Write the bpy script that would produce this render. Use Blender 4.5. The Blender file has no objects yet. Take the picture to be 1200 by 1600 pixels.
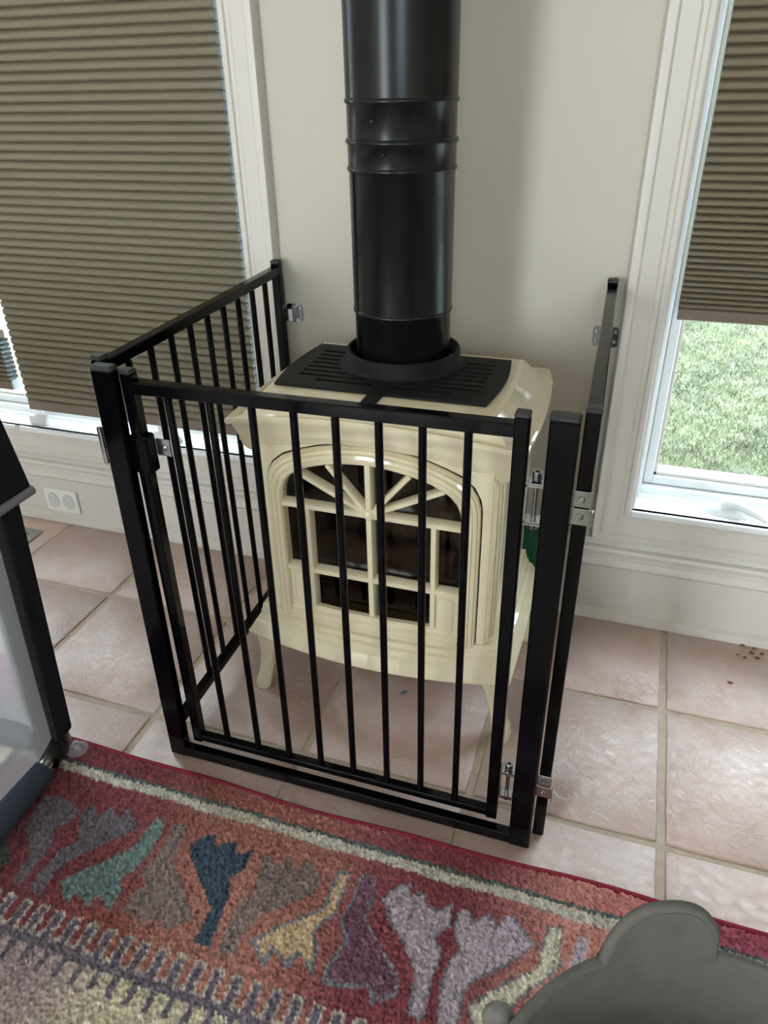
import bpy, bmesh, math, random
import numpy as np
from mathutils import Vector, Matrix
random.seed(7)
rng = np.random.default_rng(7)
sc = bpy.context.scene
COL = sc.collection
PI = math.pi

# ------------------------------------------------------------------ camera
cam_d = bpy.data.cameras.new('camera')
cam = bpy.data.objects.new('camera', cam_d)
COL.objects.link(cam)
cam_d.sensor_fit = 'HORIZONTAL'
cam_d.sensor_width = 36.0
cam_d.lens = 36.0 * 1162.0857 / 1200.0
cam_d.clip_start = 0.02
RT = ((0.94888, -0.14511, 0.28030), (0.31509, 0.48764, -0.81420), (-0.01853, 0.86090, 0.50844))
m = Matrix.Identity(4)
for i in range(3):
    for j in range(3):
        m[i][j] = RT[i][j]
m[0][3], m[1][3], m[2][3] = 0.0, -1.454605, 1.09
cam.matrix_world = m
sc.camera = cam

# ------------------------------------------------------------------ sky, daylight, exposure
SKY = 29.0
world = bpy.data.worlds.new('overcast_sky')
sc.world = world
world.use_nodes = True
bgn = world.node_tree.nodes['Background']
bgn.inputs[0].default_value = (0.74, 0.88, 1.0, 1)
bgn.inputs[1].default_value = SKY


def daylight(name, loc, size, aim, watts, color, portal=False):
    d = bpy.data.lights.new(name, 'AREA')
    d.shape = 'RECTANGLE'
    d.size, d.size_y = size
    d.energy = watts
    d.color = color
    o = bpy.data.objects.new(name, d)
    COL.objects.link(o)
    o.location = loc
    o.rotation_euler = Vector(aim).to_track_quat('-Z', 'Z').to_euler()
    if portal:
        d.cycles.is_portal = True
    return o


# daylight by the terrace door behind the camera, then an added fill lamp
daylight('daylight_terrace_door', (-1.75, -4.66, 1.10), (0.70, 1.85), (0, 1, 0), 100, (1.0, 0.965, 0.925))
daylight('fill_rear_window', (0.95, -4.66, 1.55), (1.3, 1.1), (0, 1, 0), 7, (1.0, 0.97, 0.92))
# sampling portals for the sky in the three window openings of the photographed wall
daylight('portal_window_right', (0.417, 0.16, 1.19), (0.72, 1.80), (0, -1, 0), 1, (1, 1, 1), True)
daylight('portal_window_left', (-1.16, 0.16, 1.19), (0.72, 1.80), (0, -1, 0), 1, (1, 1, 1), True)
daylight('portal_window_far_left', (-1.90, 0.16, 1.19), (0.70, 1.80), (0, -1, 0), 1, (1, 1, 1), True)

sc.view_settings.view_transform = 'Standard'
sc.view_settings.look = 'None'
sc.view_settings.gamma = 1.0
sc.view_settings.use_curve_mapping = False
sc.view_settings.exposure = -1.0
sc.cycles.use_denoising = True
sc.cycles.max_bounces = 10
sc.cycles.transparent_max_bounces = 16


# ------------------------------------------------------------------ helpers
def lin(r, g, b):
    f = lambda c: (c / 255 / 12.92) if c / 255 <= 0.04045 else ((c / 255 + 0.055) / 1.055) ** 2.4
    return (f(r), f(g), f(b), 1.0)


def mat(name, col, rough=0.5, metal=0.0, spec=0.5, noise=None, bump=None, coat=0.0, rnd=0.0, sub=None):
    """noise=(scale, amount, detail), bump=(scale, strength, distance)"""
    M = bpy.data.materials.new(name)
    M.use_nodes = True
    nt = M.node_tree
    b = nt.nodes['Principled BSDF']
    b.inputs['Base Color'].default_value = col
    b.inputs['Roughness'].default_value = rough
    b.inputs['Metallic'].default_value = metal
    b.inputs['Specular IOR Level'].default_value = spec
    b.inputs['Coat Weight'].default_value = coat
    b.inputs['Coat Roughness'].default_value = 0.08
    tc = nt.nodes.new('ShaderNodeTexCoord')
    if noise:
        n = nt.nodes.new('ShaderNodeTexNoise')
        n.inputs['Scale'].default_value = noise[0]
        n.inputs['Detail'].default_value = noise[2] if len(noise) > 2 else 4
        nt.links.new(tc.outputs['Object'], n.inputs['Vector'])
        mr = nt.nodes.new('ShaderNodeMapRange')
        mr.inputs[1].default_value, mr.inputs[2].default_value = 0.3, 0.7
        mr.inputs[3].default_value, mr.inputs[4].default_value = 1 - noise[1], 1 + noise[1]
        nt.links.new(n.outputs['Fac'], mr.inputs[0])
        mx = nt.nodes.new('ShaderNodeVectorMath')
        mx.operation = 'SCALE'
        mx.inputs[0].default_value = col[:3]
        nt.links.new(mr.outputs[0], mx.inputs['Scale'])
        nt.links.new(mx.outputs[0], b.inputs['Base Color'])
    if bump:
        n2 = nt.nodes.new('ShaderNodeTexNoise')
        n2.inputs['Scale'].default_value = bump[0]
        n2.inputs['Detail'].default_value = 4
        nt.links.new(tc.outputs['Object'], n2.inputs['Vector'])
        bp = nt.nodes.new('ShaderNodeBump')
        bp.inputs['Strength'].default_value = bump[1]
        bp.inputs['Distance'].default_value = bump[2]
        nt.links.new(n2.outputs['Fac'], bp.inputs['Height'])
        nt.links.new(bp.outputs[0], b.inputs['Normal'])
        if coat:
            nt.links.new(bp.outputs[0], b.inputs['Coat Normal'])
    return M


class MB:
    """collects geometry for ONE mesh object"""

    def __init__(self):
        self.v, self.f, self.mi = [], [], []

    def add(self, vs, fs, mi=0):
        o = len(self.v)
        self.v += [tuple(p) for p in vs]
        self.f += [tuple(i + o for i in f) for f in fs]
        self.mi += [mi] * len(fs)
        return self

    def box(self, x0, x1, y0, y1, z0, z1, bev=0.0, mi=0, M=None):
        if bev > 0:
            bm = bmesh.new()
            bmesh.ops.create_cube(bm, size=1)
            for v in bm.verts:
                v.co = Vector(((x0 + x1) / 2 + v.co.x * (x1 - x0), (y0 + y1) / 2 + v.co.y * (y1 - y0), (z0 + z1) / 2 + v.co.z * (z1 - z0)))
            bmesh.ops.bevel(bm, geom=list(bm.edges), offset=bev, segments=1 if bev < .004 else 2, profile=.6, affect='EDGES')
            vs = [v.co.copy() for v in bm.verts]
            bm.verts.index_update()
            fs = [[v.index for v in f.verts] for f in bm.faces]
            bm.free()
        else:
            vs = [Vector(p) for p in ((x0, y0, z0), (x1, y0, z0), (x1, y1, z0), (x0, y1, z0), (x0, y0, z1), (x1, y0, z1), (x1, y1, z1), (x0, y1, z1))]
            fs = [(3, 2, 1, 0), (4, 5, 6, 7), (0, 1, 5, 4), (1, 2, 6, 5), (2, 3, 7, 6), (3, 0, 4, 7)]
        if M is not None:
            vs = [M @ v for v in vs]
        return self.add(vs, fs, mi)

    def bar(self, p, q, w, h, bev=0.0, up=(0, 0, 1), mi=0):
        """beam of w (sideways) x h (along up) from p to q"""
        p, q, up = Vector(p), Vector(q), Vector(up)
        d = q - p
        L = d.length
        d.normalize()
        s = d.cross(up)
        if s.length < 1e-4:
            s = d.cross(Vector((1, 0, 0)))
        s.normalize()
        u = s.cross(d)
        M = Matrix(((s.x, d.x, u.x, p.x), (s.y, d.y, u.y, p.y), (s.z, d.z, u.z, p.z), (0, 0, 0, 1)))
        return self.box(-w / 2, w / 2, 0, L, -h / 2, h / 2, bev, mi, M)

    def loft(self, rings, closed=True, cap0=False, cap1=False, mi=0):
        n = len(rings[0])
        vs = [p for r in rings for p in r]
        fs = []
        for i in range(len(rings) - 1):
            for j in range(n if closed else n - 1):
                k = (j + 1) % n
                fs.append((i * n + j, i * n + k, (i + 1) * n + k, (i + 1) * n + j))
        if cap0:
            fs.append(tuple(range(n - 1, -1, -1)))
        if cap1:
            fs.append(tuple((len(rings) - 1) * n + j for j in range(n)))
        return self.add(vs, fs, mi)

    def tube(self, pts, r, n=10, cap=True, mi=0):
        pts = [Vector(p) for p in pts]
        rs = r if isinstance(r, (list, tuple)) else [r] * len(pts)
        rings = []
        ref = None
        for i, p in enumerate(pts):
            d = (pts[min(i + 1, len(pts) - 1)] - pts[max(i - 1, 0)]).normalized()
            if ref is None:
                ref = d.cross(Vector((0, 0, 1)))
                if ref.length < .05:
                    ref = d.cross(Vector((0, 1, 0)))
                ref.normalize()
            s = (ref - d * ref.dot(d)).normalized()
            u = s.cross(d)
            ref = s
            rings.append([p + (s * math.cos(a) + u * math.sin(a)) * rs[i] for a in [2 * PI * k / n for k in range(n)]])
        return self.loft(rings, True, cap, cap, mi)

    def lathe(self, prof, c=(0, 0), n=32, mi=0, cap0=False, cap1=False):
        rings = [[(c[0] + r * math.cos(2 * PI * k / n), c[1] + r * math.sin(2 * PI * k / n), z) for k in range(n)] for r, z in prof]
        return self.loft(rings, True, cap0, cap1, mi)

    def prism(self, poly, y0, y1, mi=0):
        """polygon in x,z pulled from y0 to y1"""
        n = len(poly)
        vs = [(x, y0, z) for x, z in poly] + [(x, y1, z) for x, z in poly]
        fs = [tuple(range(n)), tuple(range(2 * n - 1, n - 1, -1))] + [(i, i + n, (i + 1) % n + n, (i + 1) % n) for i in range(n)]
        return self.add(vs, fs, mi)

    def build(self, name, mats, parent=None, smooth=None, fix=True):
        me = bpy.data.meshes.new(name)
        me.from_pydata([tuple(v) for v in self.v], [], self.f)
        if not isinstance(mats, (list, tuple)):
            mats = [mats]
        for x in mats:
            me.materials.append(x)
        if any(self.mi):
            me.polygons.foreach_set('material_index', self.mi)
        if fix:
            bm = bmesh.new()
            bm.from_mesh(me)
            bmesh.ops.recalc_face_normals(bm, faces=bm.faces)
            bm.to_mesh(me)
            bm.free()
        if smooth:
            me.shade_smooth()
            me.set_sharp_from_angle(angle=math.radians(smooth))
        me.update()
        o = bpy.data.objects.new(name, me)
        COL.objects.link(o)
        if parent:
            o.parent = parent
            o.matrix_parent_inverse = parent.matrix_world.inverted() if parent.type != 'EMPTY' else Matrix.Translation(-Vector(parent.location))
        return o


def tag(o, label=None, cat=None, group=None, kind=None):
    if label:
        o['label'] = label
    if cat:
        o['category'] = cat
    if group:
        o['group'] = group
    if kind:
        o['kind'] = kind
    return o


def thing(name, loc, label=None, cat=None, group=None, kind=None):
    o = bpy.data.objects.new(name, None)
    o.empty_display_size = .05
    COL.objects.link(o)
    o.location = loc
    return tag(o, label, cat, group, kind)


def share(src, name, parent, loc, scale=(1, 1, 1), rot=(0, 0, 0)):
    """a copy of a piece that shares its mesh"""
    o = bpy.data.objects.new(name, src)
    COL.objects.link(o)
    o.parent = parent
    o.location = Vector(loc) - (Vector(parent.location) if parent else Vector())
    o.scale = scale
    o.rotation_euler = rot
    return o


# ------------------------------------------------------------------ materials
M_wall = mat('wall_paint', lin(199, 191, 177), .6, noise=(3, .012), bump=(120, .05, .002))
M_trim = mat('trim_paint', lin(213, 206, 198), .38, noise=(5, .012), bump=(60, .03, .001))
M_vinyl = mat('window_vinyl', lin(236, 238, 238), .35)
M_ceil = mat('ceiling_paint', lin(232, 230, 222), .8)
M_black = mat('black_enamel', (0.0022, 0.0021, 0.0030, 1), .12, spec=.15, bump=(90, .03, .001))
M_cap = mat('black_plastic', (0.02, 0.021, 0.023, 1), .45)
M_pipe = mat('black_pipe_paint', (0.005, 0.0052, 0.0058, 1), .27, spec=.28, bump=(35, .05, .002), noise=(20, .1))
M_cast = mat('black_cast_iron', (0.005, 0.005, 0.0055, 1), .6, spec=.25, bump=(300, .15, .001))
M_dark = mat('matt_black', (0.006, 0.006, 0.006, 1), .9, spec=.1)
M_cream = mat('cream_enamel', lin(228, 213, 182), .08, spec=.5, coat=.4, noise=(6, .015), bump=(14, .02, .002))
M_zinc = mat('zinc_steel', (0.50, 0.53, 0.56, 1), .2, metal=1.0, bump=(160, .05, .0005), noise=(80, .12))
M_brick = mat('firebox_ceramic', lin(120, 98, 84), .85, noise=(16, .35), bump=(30, .4, .004))
M_log = mat('ceramic_log', lin(132, 112, 96), .9, noise=(22, .5), bump=(40, .8, .006))
M_grout = mat('grout', lin(186, 168, 150), .9, noise=(60, .1), bump=(260, .5, .002))
M_shade = mat('shade_fabric', lin(128, 119, 101), .85, spec=.15, noise=(40, .05), bump=(500, .1, .0006))
M_shade_dark = mat('shade_fabric_brown', lin(122, 112, 93), .85, spec=.15, noise=(40, .05), bump=(500, .1, .0006))
M_lining = mat('shade_lining', lin(216, 222, 226), .7)
M_rail = mat('shade_rail', lin(118, 102, 88), .5)
M_plate = mat('outlet_plastic', lin(232, 230, 224), .35)
M_socket = mat('outlet_face', lin(205, 205, 203), .4)
M_vent = mat('vent_metal', lin(150, 148, 140), .4, metal=.4)
M_denim = mat('playpen_fabric', (0.010, 0.010, 0.013, 1), .85, spec=.2, bump=(400, .3, .001))
M_piping = mat('playpen_piping', lin(120, 120, 124), .8, bump=(700, .3, .001))
M_foam = mat('foam_sleeve', lin(58, 64, 76), .9, spec=.15, bump=(300, .3, .001))
M_plastic = mat('joint_plastic', (0.006, 0.006, 0.006, 1), .2)
M_chrome = mat('chrome_tube', (0.75, 0.75, 0.75, 1), .15, metal=1)
M_felt = mat('grey_felt', lin(104, 100, 96), .95, spec=.05, noise=(40, .08), bump=(220, .4, .0015))
M_felt_edge = mat('grey_felt_edge', lin(114, 110, 105), .95, spec=.05, bump=(220, .4, .0015))
M_green = mat('green_plastic', lin(14, 92, 66), .4)
M_leaf = mat('dry_leaf', lin(112, 84, 62), .8)
M_paper = mat('blue_scrap', lin(96, 118, 140), .7)
M_pink = mat('pink_rubber', lin(228, 92, 150), .4)
M_cardm = mat('cream_board', lin(236, 226, 208), .6)
M_stone = mat('pale_stone', lin(205, 208, 205), .9, noise=(9, .15), bump=(30, .5, .02))


def glass_mat(name, refl, tint):
    G = bpy.data.materials.new(name)
    G.use_nodes = True
    nt = G.node_tree
    nt.nodes.clear()
    out = nt.nodes.new('ShaderNodeOutputMaterial')
    mx = nt.nodes.new('ShaderNodeMixShader')
    tr = nt.nodes.new('ShaderNodeBsdfTransparent')
    tr.inputs[0].default_value = tint
    gl = nt.nodes.new('ShaderNodeBsdfGlossy')
    gl.inputs['Roughness'].default_value = .02
    fr = nt.nodes.new('ShaderNodeLayerWeight')       # thin sheet: 4 % head-on, rising towards grazing
    fr.inputs[0].default_value = .5
    pw = nt.nodes.new('ShaderNodeMath')
    pw.operation = 'POWER'
    pw.inputs[1].default_value = 4.5
    mu = nt.nodes.new('ShaderNodeMath')
    mu.operation = 'MULTIPLY_ADD'
    mu.inputs[1].default_value = .45 * refl
    mu.inputs[2].default_value = .04 * refl
    nt.links.new(fr.outputs['Facing'], pw.inputs[0])
    nt.links.new(pw.outputs[0], mu.inputs[0])
    nt.links.new(mu.outputs[0], mx.inputs[0])
    nt.links.new(tr.outputs[0], mx.inputs[1])
    nt.links.new(gl.outputs[0], mx.inputs[2])
    nt.links.new(mx.outputs[0], out.inputs[0])
    return G


M_glass = glass_mat('window_glass', 1.0, (.96, .98, .97, 1))
M_fireglass = glass_mat('smoked_fire_glass', .9, (.62, .58, .55, 1))
M_clear = glass_mat('clear_vinyl', 1.6, (.9, .92, .93, 1))


def net_mat():
    G = bpy.data.materials.new('white_netting')
    G.use_nodes = True
    nt = G.node_tree
    nt.nodes.clear()
    out = nt.nodes.new('ShaderNodeOutputMaterial')
    mx = nt.nodes.new('ShaderNodeMixShader')
    tr = nt.nodes.new('ShaderNodeBsdfTransparent')
    df = nt.nodes.new('ShaderNodeBsdfDiffuse')
    df.inputs[0].default_value = lin(226, 230, 236)
    tc = nt.nodes.new('ShaderNodeTexCoord')
    mp = nt.nodes.new('ShaderNodeMapping')
    mp.inputs['Scale'].default_value = (700, 700, 700)
    ch = nt.nodes.new('ShaderNodeTexNoise')
    ch.inputs['Scale'].default_value = 1.0
    mr = nt.nodes.new('ShaderNodeMapRange')
    mr.inputs[3].default_value, mr.inputs[4].default_value = .30, .64
    nt.links.new(tc.outputs['Object'], mp.inputs[0])
    nt.links.new(mp.outputs[0], ch.inputs['Vector'])
    nt.links.new(ch.outputs['Fac'], mr.inputs[0])
    nt.links.new(mr.outputs[0], mx.inputs[0])
    nt.links.new(tr.outputs[0], mx.inputs[1])
    tl = nt.nodes.new('ShaderNodeBsdfTranslucent')
    tl.inputs[0].default_value = lin(230, 234, 240)
    m2 = nt.nodes.new('ShaderNodeMixShader')
    m2.inputs[0].default_value = .5
    nt.links.new(df.outputs[0], m2.inputs[1])
    nt.links.new(tl.outputs[0], m2.inputs[2])
    nt.links.new(m2.outputs[0], mx.inputs[2])
    nt.links.new(mx.outputs[0], out.inputs[0])
    return G


M_net = net_mat()


def tile_mat():
    M = bpy.data.materials.new('sealed_terracotta')
    M.use_nodes = True
    nt = M.node_tree
    L = nt.links.new
    b = nt.nodes['Principled BSDF']
    tc = nt.nodes.new('ShaderNodeTexCoord')
    geo = nt.nodes.new('ShaderNodeNewGeometry')
    oi = nt.nodes.new('ShaderNodeObjectInfo')

    def noise(scale, detail, rough=.5):
        n = nt.nodes.new('ShaderNodeTexNoise')
        n.inputs['Scale'].default_value = scale
        n.inputs['Detail'].default_value = detail
        n.inputs['Roughness'].default_value = rough
        L(geo.outputs['Position'], n.inputs['Vector'])
        return n
    n1 = noise(7, 5, .6)
    cr = nt.nodes.new('ShaderNodeValToRGB')
    e = cr.color_ramp.elements
    e[0].position, e[0].color = .30, lin(190, 150, 134)
    e[1].position, e[1].color = .72, lin(212, 190, 182)
    k = e.new(.5)
    k.color = lin(204, 170, 157)
    L(n1.outputs['Fac'], cr.inputs[0])
    n2 = noise(34, 6, .7)
    mr = nt.nodes.new('ShaderNodeMapRange')
    mr.inputs[1].default_value, mr.inputs[2].default_value = .45, .75
    mr.inputs[3].default_value, mr.inputs[4].default_value = 0, .35
    L(n2.outputs['Fac'], mr.inputs[0])
    mx = nt.nodes.new('ShaderNodeMix')
    mx.data_type = 'RGBA'
    L(mr.outputs[0], mx.inputs[0])
    L(cr.outputs[0], mx.inputs[6])
    mx.inputs[7].default_value = lin(214, 200, 194)
    hs = nt.nodes.new('ShaderNodeHueSaturation')
    mv = nt.nodes.new('ShaderNodeMapRange')
    mv.inputs[3].default_value, mv.inputs[4].default_value = .88, 1.08
    L(oi.outputs['Random'], mv.inputs[0])
    L(mv.outputs[0], hs.inputs['Value'])
    L(mx.outputs[2], hs.inputs['Color'])
    L(hs.outputs[0], b.inputs['Base Color'])
    n3 = noise(16, 3)
    mr2 = nt.nodes.new('ShaderNodeMapRange')
    mr2.inputs[3].default_value, mr2.inputs[4].default_value = .36, .48
    L(n3.outputs['Fac'], mr2.inputs[0])
    L(mr2.outputs[0], b.inputs['Roughness'])
    b.inputs['Specular IOR Level'].default_value = .8
    b.inputs['Coat Weight'].default_value = 1.0
    b.inputs['Coat Roughness'].default_value = .30
    b.inputs['Coat IOR'].default_value = 1.75
    # hand-made relief: long swirls, ripples, fine pits
    n4 = noise(9, 2)
    n4.inputs['Distortion'].default_value = .4
    n5 = noise(55, 8, .72)
    n5.inputs['Distortion'].default_value = .8
    b1 = nt.nodes.new('ShaderNodeBump')
    b1.inputs['Strength'].default_value = .35
    b1.inputs['Distance'].default_value = .004
    b2 = nt.nodes.new('ShaderNodeBump')
    b2.inputs['Strength'].default_value = .7
    b2.inputs['Distance'].default_value = .0042
    L(n4.outputs['Fac'], b1.inputs['Height'])
    L(n5.outputs['Fac'], b2.inputs['Height'])
    L(b1.outputs[0], b2.inputs['Normal'])
    L(b2.outputs[0], b.inputs['Normal'])
    L(b2.outputs[0], b.inputs['Coat Normal'])
    return M


M_tile = tile_mat()

# ------------------------------------------------------------------ room shell
RX0, RX1, RY0, RZ1 = -2.9, 1.9, -4.6, 2.5
fl = MB().box(RX0, RX1, RY0, .0, -.06, -.0035).build('floor', M_grout)
tag(fl, 'pinkish sealed terracotta tile floor with wide grey grout', 'floor', kind='structure')
gx = [-2.9, -2.70, -2.38, -2.065, -1.75, -1.43, -1.115, -.787, -.466, -.152, .167, .484, .80, 1.117, 1.434, 1.75, 1.9]
gy = [0.0, -.281, -.593, -.905, -1.218, -1.53, -1.845, -2.16, -2.475, -2.79, -3.105, -3.42, -3.735, -4.05, -4.365, -4.6]


def tile_mesh(seed):
    """unit tile: a hand-cut slab with uneven edges and a rounded arris, size 1 x 1"""
    r = random.Random(seed)
    n = 6
    ring = []
    for s in range(4):
        for k in range(n):
            t = k / n - .5
            p = [(t, -.5), (.5, t), (-t, .5), (-.5, -t)][s]
            ring.append(p)
    out, top = [], []
    for (x, y) in ring:
        j = r.uniform(-.006, .004)
        out.append((x * (1 + j), y * (1 + j)))
    rings = [[(x, y, -.004) for x, y in out], [(x * .998, y * .998, -.0016) for x, y in out], [(x * .986, y * .986, 0) for x, y in out]]
    mb = MB().loft(rings, True, False, True)
    o = mb.build('tile', M_tile, None, 60)
    me = o.data
    bpy.data.objects.remove(o)
    return me


tms = [tile_mesh(i) for i in range(5)]
G2 = .0065
for i in range(len(gx) - 1):
    for j in range(len(gy) - 1):
        x0, x1, y0, y1 = gx[i] + G2, gx[i + 1] - G2, gy[j + 1] + G2, gy[j] - (G2 if j else 0.001)
        share(random.choice(tms), 'tile', fl, ((x0 + x1) / 2, (y0 + y1) / 2, random.uniform(-.0006, .0004)), (x1 - x0, y1 - y0, 1), (random.uniform(-.002, .002), random.uniform(-.002, .002), 0))

ZB, ZT = .285, 2.08     # window opening
wb = MB()
for a, b_ in ((RX0 - .12, -2.25), (-.795, .055), (.78, RX1 + .12)):
    wb.box(a, b_, 0, .16, -.06, RZ1 + .1)
for a, b_ in ((-2.25, -.795), (.055, .78)):
    wb.box(a, b_, 0, .16, -.06, ZB - .004)
    wb.box(a, b_, 0, .16, ZT, RZ1 + .1)
tag(wb.build('wall_back', M_wall), 'cream painted wall behind the stove between the windows', 'wall', kind='structure')
tag(MB().box(RX0 - .12, RX0, RY0 - .14, 0, -.06, RZ1 + .1).build('wall_left', M_wall), 'cream painted side wall at the left', 'wall', kind='structure')
tag(MB().box(RX1, RX1 + .12, RY0 - .14, 0, -.06, RZ1 + .1).build('wall_right', M_wall), 'cream painted side wall at the right', 'wall', kind='structure')
wr = MB()
wr.box(RX0, -2.23, RY0 - .14, RY0, -.06, RZ1 + .1).box(-1.27, .30, RY0 - .14, RY0, -.06, RZ1 + .1).box(1.60, RX1, RY0 - .14, RY0, -.06, RZ1 + .1)
wr.box(-2.23, -1.27, RY0 - .14, RY0, 2.08, RZ1 + .1).box(-2.23, -1.27, RY0 - .14, RY0, -.06, .10)
wr.box(.30, 1.60, RY0 - .14, RY0, 2.10, RZ1 + .1).box(.30, 1.60, RY0 - .14, RY0, -.06, 1.0)
tag(wr.build('wall_front', M_wall), 'cream painted wall with terrace door opposite the stove', 'wall', kind='structure')
tag(MB().box(RX0, RX1, RY0, 0, RZ1, RZ1 + .1).build('ceiling', M_ceil), 'plain white painted ceiling of the room', 'ceiling', kind='structure')

# baseboard with stepped mouldings along the photographed wall
prof = [(0, .205), (-.006, .204), (-.010, .198), (-.012, .192), (-.020, .188), (-.023, .182), (-.022, .176), (-.018, .172), (-.019, .160), (-.024, .152), (-.025, .146), (-.020, .140), (-.016, .137), (-.016, .024), (-.018, .022), (-.026, .018), (-.028, .012), (-.028, 0), (0, 0)]
bb = MB().loft([[(x, y, z) for y, z in prof] for x in (RX0, RX1)], True, True, True)
tag(bb.build('baseboard_back', M_trim, None, 25), 'tall white baseboard with stepped mouldings under the windows', 'baseboard', kind='structure')

# casing profile, s = 0 at the opening, growing outward
cprof = [(0, 0), (0, -.014), (.004, -.017), (.012, -.017), (.015, -.013), (.022, -.013), (.026, -.016), (.054, -.019), (.058, -.024), (.066, -.025), (.072, -.024), (.075, -.019), (.077, 0)]


def casing(n, x0, x1, sides, label):
    mb = MB()

    def run(pts):
        rings = []
        for (x, z, dx, dz) in pts:
            rings.append([(x + dx * s, y, z + dz * s) for s, y in cprof])
        mb.loft(rings, True, True, True)
    c = [(x0, ZB, -1, -1), (x0, ZT, -1, 1), (x1, ZT, 1, 1), (x1, ZB, 1, -1)]
    if 'full' in sides:
        run(c + [c[0]])
    tag(mb.build('trim_%d' % n, M_trim, None, 25), label, 'window trim', kind='structure')


casing(1, -2.25, -.795, 'full', 'white moulded casing around the left pair of windows')
casing(2, .055, .78, 'full', 'white moulded casing around the right window')


def window(n, x0, x1, label, crank_x, yl=-.004, yr=-.004):
    w = thing('window_%d' % n, ((x0 + x1) / 2, .08, ZB), label, 'window', kind='structure')
    # jamb liners, sill, head
    jb = MB()
    t = .006
    jb.box(x0, x0 + t, yl, .15, ZB, ZT, .001).box(x1 - t, x1, yr, .15, ZB, ZT, .001).box(x0, x1, -.004, .15, ZT - t, ZT, .001)
    jb.box(x0, x0 + .014, .062, .15, ZB, ZT, .001).box(x1 - .014, x1, .062, .15, ZB, ZT, .001)
    jb.build('jamb', M_vinyl, w)
    sl = MB()
    sl.box(x0, x1, -.022, -.014, ZB - .010, ZB + .004, .002)
    sl.box(x0, x1, -.014, .075, ZB - .010, ZB, .001)
    sl.loft([[(x, .052, ZB), (x, .056, ZB + .006), (x, .062, ZB + .007), (x, .066, ZB + .020), (x, .075, ZB + .022), (x, .15, ZB + .022), (x, .15, ZB)] for x in (x0 + .01, x1 - .01)], True, True, True)
    sl.build('sill', M_vinyl, w)
    # sash: two stiles and two rails around the pane, with a glazing bead
    a, b_, c, d = x0 + .016, x1 - .016, ZB + .023, ZT - .02
    s = .019
    fr = MB()
    fr.box(a, a + s, .080, .125, c, d, .002).box(b_ - s, b_, .080, .125, c, d, .002)
    fr.box(a + s, b_ - s, .080, .125, c, c + s, .002).box(a + s, b_ - s, .080, .125, d - s, d, .002)
    sash = fr.build('sash', M_vinyl, w)
    gb = MB()
    e = .007
    gb.box(a + s, a + s + e, .088, .098, c + s, d - s, .001).box(b_ - s - e, b_ - s, .088, .098, c + s, d - s, .001).box(a + s, b_ - s, .088, .098, c + s, c + s + e, .001)
    gb.build('glazing_bead', M_trim, sash)
    MB().box(a + s - .004, b_ - s + .004, .098, .102, c + s, d - s + .004).build('pane', M_glass, sash)
    if crank_x:
        k = crank_x
        cb = MB()
        cb.loft([[(k + u * sx, .036 + v * sy, ZB + z) for u, v in [(-1, 0), (-.85, -.7), (-.5, -1), (.9, -1), (1, -.6), (1, .6), (.9, 1), (-.5, 1), (-.85, .7)]] for sx, sy, z in ((.050, .020, 0), (.048, .018, .010), (.038, .013, .017))], True, False, True)
        crank = cb.build('crank_base', M_vinyl, w, 50)
        kh = MB()
        kh.lathe([(.013, ZB + .008), (.013, ZB + .026), (.010, ZB + .032), (.001, ZB + .033)], (k - .012, .034), 16)
        kh.tube([(k - .012, .032, ZB + .026), (k + .012, .020, ZB + .029), (k + .040, .004, ZB + .024), (k + .066, -.008, ZB + .015)], [.011, .010, .009, .006], 10)
        kh.build('crank_handle', M_vinyl, crank, 60)
    return w


W1 = window(1, -1.530, -.795, 'white crank window behind the large lowered brown shade', -1.10, yl=.06)
window(2, -2.25, -1.540, 'white window at the far left edge beside the mullion', None, yr=.06)
W3 = window(3, .055, .78, 'white crank window with lawn view under the right shade', .250)
mu_ = MB().box(-1.540, -1.530, -.014, .058, ZB - .01, ZB).box(-1.540, -1.530, .058, .15, ZB, ZT, .001).build('trim_3', M_vinyl)
tag(mu_, 'narrow white mullion between the two left windows', 'mullion', kind='structure')
MB().box(-1.516, -1.462, .006, .028, ZB, ZB + .024, .003).build('stop_block', M_vinyl, W1)

# terrace door and added fill window behind the camera: frames and glass
for nm, n, x0, x1, z0, z1, lb in (('door_1', 1, -2.23, -1.27, .10, 2.08, 'white glazed terrace door opposite the stove'), ('window_4', 4, .30, 1.60, 1.0, 2.10, 'white window added for fill light in the wall opposite the stove')):
    o = thing(nm, ((x0 + x1) / 2, RY0 - .07, z0), lb, 'door' if n == 1 else 'window', kind='structure')
    f_ = MB()
    f_.box(x0, x0 + .05, RY0 - .05, RY0 - .01, z0, z1, .003).box(x1 - .05, x1, RY0 - .05, RY0 - .01, z0, z1, .003).box(x0 + .05, x1 - .05, RY0 - .05, RY0 - .01, z1 - .05, z1, .003).box(x0 + .05, x1 - .05, RY0 - .05, RY0 - .01, z0, z0 + .06, .003)
    f_.build('frame', M_vinyl, o)
    MB().box(x0 + .05, x1 - .05, RY0 - .034, RY0 - .028, z0 + .06, z1 - .05).build('pane', M_glass, o)

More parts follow.
